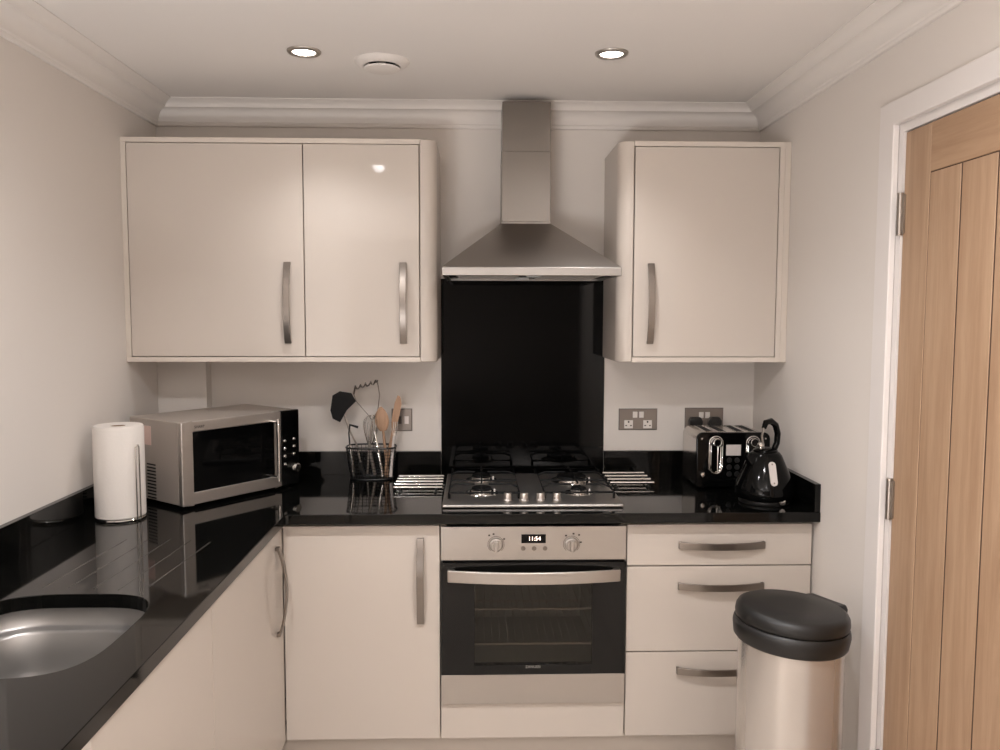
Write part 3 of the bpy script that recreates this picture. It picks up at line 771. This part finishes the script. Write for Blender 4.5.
for i, cx_ in enumerate((tx0+.055, tx0+.100, tx0+.165, tx0+.210)):
    bm = NB(); box(bm, cx_-.013, cx_+.013, ty0+.035, ty1-.02, tz1-.0022, tz1-.0008); s_ = obj('slot', bm, 'dark', to)
    bm = NB(); tube(bm, [(cx_-.014, ty0+.034, tz1-.0015), (cx_+.014, ty0+.034, tz1-.0015), (cx_+.014, ty1-.019, tz1-.0015), (cx_-.014, ty1-.019, tz1-.0015)], .0012, 6, closed=True); obj('slot_trim', bm, 'chrome', s_)
def stadium(cx_, y, z0, z1, r, n=10):
    p = [(cx_+r*math.cos(a), y, z1-r+r*math.sin(a)) for a in [i/n*PI for i in range(n+1)]]
    p += [(cx_-r*math.cos(a), y, z0+r-r*math.sin(a)) for a in [i/n*PI for i in range(n+1)]]
    return p
for cx_ in (tx0+.069, tx1-.062):
    bm = NB(); tube(bm, stadium(cx_, ty0-.001, .966, 1.100, .0235), .0028, 10, closed=True)
    tube(bm, stadium(cx_, ty0-.001, .972, 1.094, .0175), .0014, 8, closed=True)
    tr = obj('lever_track', bm, 'chrome', to)
    bm = NB(); tube(bm, [(cx_+.007, ty0-.0015, .975), (cx_+.007, ty0-.0015, 1.066)], .0022, 8); obj('guide_rod', bm, 'chrome', tr)
    bm = NB(); prism(bm, [(-.020, .0), (.020, 0), (.019, .010), (.013, .021), (0, .026), (-.013, .021), (-.019, .010)], (cx_, 0, 1.066), X3, Z3, Y3, ty0-.020, ty0-.001)
    lv = obj('lever', bm, 'bgloss', to, bevel=.003)
    bm = NB(); tube(bm, stadium(cx_, ty0-.0205, 1.066, 1.094, .0135), .0013, 8, closed=True); obj('lever_trim', bm, 'chrome', lv)
bc = (tx0+tx1)/2
obj('badge', panel(bc-.0265, bc+.0265, ty0-.0018, ty0-.0002, 1.031, 1.070), 'badge', fp, bevel=.0007)
for r_ in range(3):
    for c_ in (-.014, .014):
        bm = NB(); lathe(bm, [(0, 0), (.0095, 0), (.009, .004), (0, .005)], (bc+c_, ty0-.0002, 1.014-.025*r_), 20, ((1, 0, 0), (0, 0, 1), (0, -1, 0))); obj('button', bm, 'bplastic', to)
for x in (tx0+.022, tx1-.022):
    bm = NB(); lathe(bm, [(0, 0), (.0115, 0), (.011, .010), (.008, .014), (0, .015)], (x, ty0-.0002, .963), 22, ((1, 0, 0), (0, 0, 1), (0, -1, 0))); obj('browning_knob', bm, 'chrome', to)
    bm = NB(); lathe(bm, [(0, 0), (.0045, 0), (.003, .003), (0, .0035)], (x-.004 if x < bc else x+.004, ty0-.0002, 1.092), 14, ((1, 0, 0), (0, 0, 1), (0, -1, 0))); obj('rivet', bm, 'chrome', to)
for x in (tx0+.03, tx1-.03):
    for y in (ty0+.035, ty1-.03):
        bm = NB(); lathe(bm, [(0, .0004), (.011, .0004), (.012, .0115), (0, .0115)], (x, y, WT), 14); obj('foot', bm, 'rubber', to)

# ------------------------------------------------------------------ kettle
kx, ky = .784, -.500
ke = thing('kettle', 'black gloss cone-shaped kettle with chrome gauge strip, front right of worktop', 'kettle', (kx, ky, WT))
bm = NB(); lathe(bm, [(0, .0004), (.082, .0004), (.084, .004), (.083, .012), (0, .012)], (kx, ky, WT), 44); obj('power_base', bm, 'bplastic', ke)
kc = [(0, .0125), (.080, .0125), (.093, .018), (.099, .030), (.100, .043), (.096, .060), (.054, .158), (.046, .168), (.040, .171), (0, .171)]
bm = NB(); lathe(bm, kc, (kx, ky, WT), 56); kb = obj('body', bm, 'bgloss', ke, ang=30)
bm = NB(); lathe(bm, [(0, .1712), (.040, .1712), (.040, .175), (.030, .181), (.012, .184), (0, .184)], (kx, ky, WT), 36); lid = obj('lid', bm, 'bgloss', ke)
bm = NB(); lathe(bm, [(0, 0), (.006, 0), (.006, .006), (.011, .010), (.012, .016), (.008, .021), (0, .022)], (kx-.020, ky-.014, WT+.180), 22); obj('lid_knob', bm, 'chrome', ke)
# spout on the left
bm = NB()
sd = V(-.93, -.37, 0).normalized(); sw = V(-sd.y, sd.x, 0)
A = [(-.017, .082, .118), (.017, .082, .118), (.021, .050, .166), (-.021, .050, .166)]
tip = [(-.006, .100, .158), (.006, .100, .158), (.012, .092, .172), (-.012, .092, .172)]
c0 = V(kx, ky, WT)
va = [bm.verts.new(c0+sw*w+sd*(r_-.020)+V(0, 0, z)) for w, r_, z in A]; vb = [bm.verts.new(c0+sw*w+sd*(r_-.016)+V(0, 0, z)) for w, r_, z in tip]
for i in range(4): bm.faces.new((va[i], va[(i+1) % 4], vb[(i+1) % 4], vb[i]))
bm.faces.new(va[::-1]); bm.faces.new(vb); obj('spout', bm, 'bgloss', ke, bevel=.004, ang=60)
# handle: thick arch seen almost end-on
bm = NB()
hp = [V(kx+.034, ky+.02, WT+.165), V(kx+.046, ky+.02, WT+.195), V(kx+.046, ky+.015, WT+.228), V(kx+.034, ky+.005, WT+.258), V(kx+.012, ky-.012, WT+.273), V(kx-.010, ky-.026, WT+.270), V(kx-.018, ky-.032, WT+.252)]
tube(bm, hp, .009, 14, radii=[.010, .010, .0105, .0105, .0105, .010, .008]); obj('handle', bm, 'bgloss', ke)
bm = NB(); tube(bm, [V(kx-.018, ky-.032, WT+.256), V(kx-.022, ky-.026, WT+.225), V(kx-.014, ky-.020, WT+.190), V(kx-.010, ky-.016, WT+.178)], .0035, 10); obj('handle_stay', bm, 'steel', ke)
# gauge strip lies on the sloping front
ga = R(-90)
sl = Vector((math.cos(ga), math.sin(ga), 0)); tg = Vector((-sl.y, sl.x, 0))
pa, pb = c0+sl*.0915+V(0, 0, .070), c0+sl*.0600+V(0, 0, .1440); upv = (pb-pa).normalized(); nv = tg.cross(upv)
mt = frame_mtx(pa, tg, upv); Lg = (pb-pa).length; rg = .0115
st = [(rg*math.cos(a), Lg-rg+rg*math.sin(a)) for a in [i/10*PI for i in range(11)]]+[(-rg*math.cos(a), rg-rg*math.sin(a)) for a in [i/10*PI for i in range(11)]]
b2 = NB(); prism(b2, st, (0, 0, 0), X3, Y3, Z3, -.003, .005); b2.transform(mt); gs = obj('gauge_strip', b2, 'badge', ke, bevel=.001)
for h in (.009, Lg-.009):
    b2 = NB(); lathe(b2, [(0, .005), (.003, .005), (.002, .0065), (0, .0068)], (0, h, 0), 12); b2.transform(mt); obj('screw', b2, 'handle', gs)
b2 = NB(); lathe(b2, [(0, 0), (.010, 0), (.010, .004), (0, .005)], (kx+.03, ky-.083, WT+.016), 14, ((1, 0, 0), (0, 0, 1), (0, -1, 0))); obj('switch', b2, 'chrome', ke)

# ------------------------------------------------------------------ sockets, switch, plugs
def plate(name, label, cat, x0, x1, z0, z1):
    r = thing(name, label, cat, ((x0+x1)/2, -.001, (z0+z1)/2))
    obj('face_plate', panel(x0, x1, -.006, -.0005, z0, z1), 'plate', r, bevel=.002)
    bm = NB(); g_ = .0015
    box(bm, x0-g_, x1+g_, -.0025, -.0004, z0-g_, z1+g_); obj('gasket', bm, 'ink', r)
    return r
def outlet(r, xc, zc, holes=True):
    bm = NB(); box(bm, xc-.017, xc+.017, -.0068, -.0062, zc-.030, zc+.002); o = obj('outlet', bm, 'white', r)
    bm = NB(); box(bm, xc-.003, xc+.003, -.0074, -.0069, zc-.008, zc-.001); box(bm, xc-.0125, xc-.006, -.0074, -.0069, zc-.021, zc-.017); box(bm, xc+.006, xc+.0125, -.0074, -.0069, zc-.021, zc-.017)
    obj('pin_hole', bm, 'dark', o)
def rocker(r, xc, zc, m='white', w=.009, h=.012):
    bm = NB(); prism(bm, [(0, -h), (0, h), (-.0045, h), (-.002, -h)], (xc, -.0062, zc), Y3, Z3, X3, -w, w); obj('rocker', bm, m, r, bevel=.001)
s1 = plate('wall_socket', 'double steel wall socket left of the toaster, nothing plugged in', 'socket', .378, .527, 1.080, 1.162)
for xc in (.415, .490): outlet(s1, xc, 1.116)
for xc in (.440, .465): rocker(s1, xc, 1.140)
s2 = plate('wall_socket', 'double steel wall socket behind the toaster with two black plugs', 'socket', .640, .789, 1.083, 1.165)
for xc in (.677, .752): outlet(s2, xc, 1.119)
for xc in (.702, .727): rocker(s2, xc, 1.138)
pg = thing('plug', 'black plug in the left half of the socket behind the toaster', 'plug', (.677, -.008, 1.106))
bm = NB(); prism(bm, [(-.024, -.022), (.024, -.022), (.026, .008), (.018, .022), (-.018, .022), (-.026, .008)], (.677, 0, 1.110), X3, Z3, Y3, -.034, -.0080); obj('case', bm, 'bplastic', pg, bevel=.004)
bm = NB(); tube(bm, [V(.677, -.022, 1.088), V(.677, -.024, 1.06), V(.672, -.045, 1.02), V(.675, -.052, .925)], .0035, 10); obj('flex', bm, 'bplastic', pg)
p2 = dup(pg, (.752, -.008, 1.106), 'black plug in the right half of the socket behind the toaster')
s3 = plate('fused_switch', 'small square steel switch plate on the wall right of the utensils', 'switch', -.513, -.436, 1.078, 1.163)
rocker(s3, -.484, 1.120, 'ink', .008, .015)
bm = NB(); box(bm, -.464, -.448, -.0068, -.0062, 1.105, 1.135); obj('fuse_carrier', bm, 'badge', s3)

# ------------------------------------------------------------------ ceiling: downlights, vent
def downlight(x, y, label):
    r = thing('downlight', label, 'ceiling light', (x, y, ZC), group='recessed ceiling downlights')
    bm = NB(); lathe(bm, [(.034, -.0005), (.034, -.003), (.038, -.008), (.045, -.0085), (.050, -.005), (.051, -.0005), (.034, -.0005)], (x, y, ZC), 40); obj('bezel', bm, 'steel', r)
    bm = NB(); lathe(bm, [(0, -.0042), (.0335, -.0042), (.0335, -.0006), (0, -.0006)], (x, y, ZC), 32); obj('lens', bm, 'lamp', r)
    return r
dl = downlight(-.704, -.637, 'round recessed downlight in the ceiling above the two-door wall cabinet')
labs = {(.226, -.652): 'round recessed downlight in the ceiling right of the extractor chimney'}
spots = [(-.704, -.637), (.226, -.652)]
for y in (-1.93, -3.2, -4.5):  # unseen rows added for room light; the first follows a door highlight
    for x in (-.704, .226): spots.append((x, y))
names_ = ['left', 'right']
for i, (x, y) in enumerate(spots):
    if i == 1: dup(dl, (x, y, ZC), labs[(x, y)])
    elif i > 1: dup(dl, (x, y, ZC), 'unseen recessed downlight behind the camera, %s side, %s row' % (names_[i % 2], ['first', 'second', 'third'][i//2-1]))
LC = (1, .985, 1.0)
def spot(x, y, e, a):
    l = bpy.data.lights.new('downlight_beam', 'SPOT'); l.energy = e; l.color = LC; l.spot_size = R(a); l.spot_blend = 1; l.shadow_soft_size = .03
    o = bpy.data.objects.new('downlight_beam', l); C.objects.link(o); o.location = (x, y, ZC-.012)
for i, (x, y) in enumerate(spots): spot(x, y, 15 if i < 2 else (50 if i < 4 else 19), 105 if i < 2 else 168)
# two made-up fill lights behind the camera, added to brighten ceiling and walls
def added_uplighter(x, y, label, e, h=.55):
    r = thing('added_fill_uplighter', label, 'added fill light', (x, y, 0))
    bm = NB(); lathe(bm, [(0, .0005), (.14, .0005), (.14, .014), (.02, .024), (.012, .04), (.012, h-.09), (0, h-.09)], (x, y, 0), 36); obj('stand', bm, 'steel_v', r)
    bm = NB(); lathe(bm, [(0, h-.089), (.07, h-.085), (.14, h-.05), (.175, h), (.168, h), (.135, h-.043), (.068, h-.077), (0, h-.080)], (x, y, 0), 40); obj('bowl', bm, 'white', r)
    bm = NB(); lathe(bm, [(0, h-.0795), (.05, h-.0765), (.05, h-.060), (0, h-.056)], (x, y, 0), 28); obj('bulb', bm, 'lamp', r)
    l = bpy.data.lights.new('added_fill_light', 'AREA'); l.shape = 'DISK'; l.size = .30; l.energy = e; l.color = LC
    o = bpy.data.objects.new('added_fill_light', l); C.objects.link(o); o.location = (x, y, h-.004); o.rotation_euler = (PI, 0, 0)
UPE = 36.5
added_uplighter(-1.05, -3.75, 'added fill light on a floor stand behind the camera by the left wall', UPE)
added_uplighter(-.75, -4.55, 'added fill light on a floor stand behind the camera, farther from the kitchen', UPE)
vt = thing('air_vent', 'round white extract valve in the ceiling beside the left downlight', 'vent', (-.480, -.545, ZC))
bm = NB(); lathe(bm, [(.048, -.0006), (.048, -.010), (.056, -.017), (.066, -.017), (.080, -.010), (.087, -.003), (.087, -.0006), (.048, -.0006)], (-.480, -.545, ZC), 44); obj('ring', bm, 'cornice', vt)
bm = NB(); lathe(bm, [(0, -.029), (.046, -.029), (.054, -.027), (.057, -.023), (.045, -.0195), (.030, -.016), (.012, -.012), (.012, -.001), (0, -.001)], (-.480, -.545, ZC), 44); obj('disc', bm, 'cornice', vt)
bm = NB(); lathe(bm, [(.0125, -.0008), (.0475, -.0008), (.0475, -.002), (.0125, -.002), (.0125, -.0008)], (-.480, -.545, ZC), 32); obj('throat', bm, 'dark', vt)

# ------------------------------------------------------------------ pedal bin
bxn, byn = .676, -1.035
bn = thing('pedal_bin', 'tall steel kitchen bin with black lid, in front of the drawers', 'bin', (bxn, byn, 0))
bm = NB(); lathe(bm, [(0, .0005), (.142, .0005), (.144, .004), (.144, .030), (.1405, .034), (0, .034)], (bxn, byn, 0), 56); obj('base_ring', bm, 'bplastic', bn)
bm = NB(); lathe(bm, [(0, .0345), (.1395, .0345), (.1395, .660), (0, .660)], (bxn, byn, 0), 72); obj('body', bm, 'bin_steel', bn)
tilt = Matrix.Translation((bxn, byn, .692)) @ Matrix.Rotation(R(3.2), 4, 'Y') @ Matrix.Rotation(R(0), 4, 'X')
bm = NB(); lathe(bm, [(0, -.042), (.145, -.042), (.150, -.036), (.154, -.008), (.152, .005), (.147, .010), (0, .010)], (0, 0, 0), 64); bm.transform(tilt); obj('collar', bm, 'bplastic', bn)
bm = NB(); lathe(bm, [(0, .0105), (.144, .0105), (.148, .014), (.150, .024), (.148, .038), (.143, .047), (.132, .052), (.06, .0545), (0, .055)], (0, 0, 0), 64); bm.transform(tilt); obj('lid', bm, 'bplastic', bn)
bm = NB(); ha = R(32); hx_, hy_ = math.cos(ha), math.sin(ha)
prism(bm, [(.118, -.030), (.166, -.028), (.172, .012), (.172, .034), (.162, .048), (.118, .050)], (0, 0, 0), (hx_, hy_, 0), Z3, (-hy_, hx_, 0), -.058, .058); bm.transform(tilt); obj('hinge_block', bm, 'bplastic', bn, bevel=.006)
bm = NB(); prism(bm, [(-.022, 0), (.022, 0), (.028, .05), (-.028, .05)], (bxn-.045, byn-.135, .012), X3, (-.25, -.95, 0), Z3, 0, .010); obj('pedal', bm, 'bplastic', bn, bevel=.003)

# ------------------------------------------------------------------ camera, world, view
cam = bpy.data.cameras.new('camera'); co = bpy.data.objects.new('camera', cam); C.objects.link(co)
cam.sensor_width = 36; cam.lens = 820.4*36/1000; cam.clip_start = .05
p, y_, r_ = .0758, .0289, .0023
fwd = V(math.sin(y_)*math.cos(p), math.cos(y_)*math.cos(p), -math.sin(p)); rt = V(math.cos(y_), -math.sin(y_), 0); up = rt.cross(fwd)
r2 = rt*math.cos(r_)+up*math.sin(r_); u2 = -rt*math.sin(r_)+up*math.cos(r_)
mx = Matrix((r2, u2, -fwd)).transposed().to_4x4(); mx.translation = V(-.1839, -3.1955, 1.5387)
co.matrix_world = mx
sc = bpy.context.scene; sc.camera = co
wd = bpy.data.worlds.new('evening'); sc.world = wd; wd.use_nodes = True
wd.node_tree.nodes['Background'].inputs[0].default_value = (.02, .024, .03, 1); wd.node_tree.nodes['Background'].inputs[1].default_value = .5
sc.view_settings.view_transform = 'Standard'; sc.view_settings.look = 'None'; sc.view_settings.gamma = 1; sc.view_settings.use_curve_mapping = False
sc.view_settings.exposure = 0.45
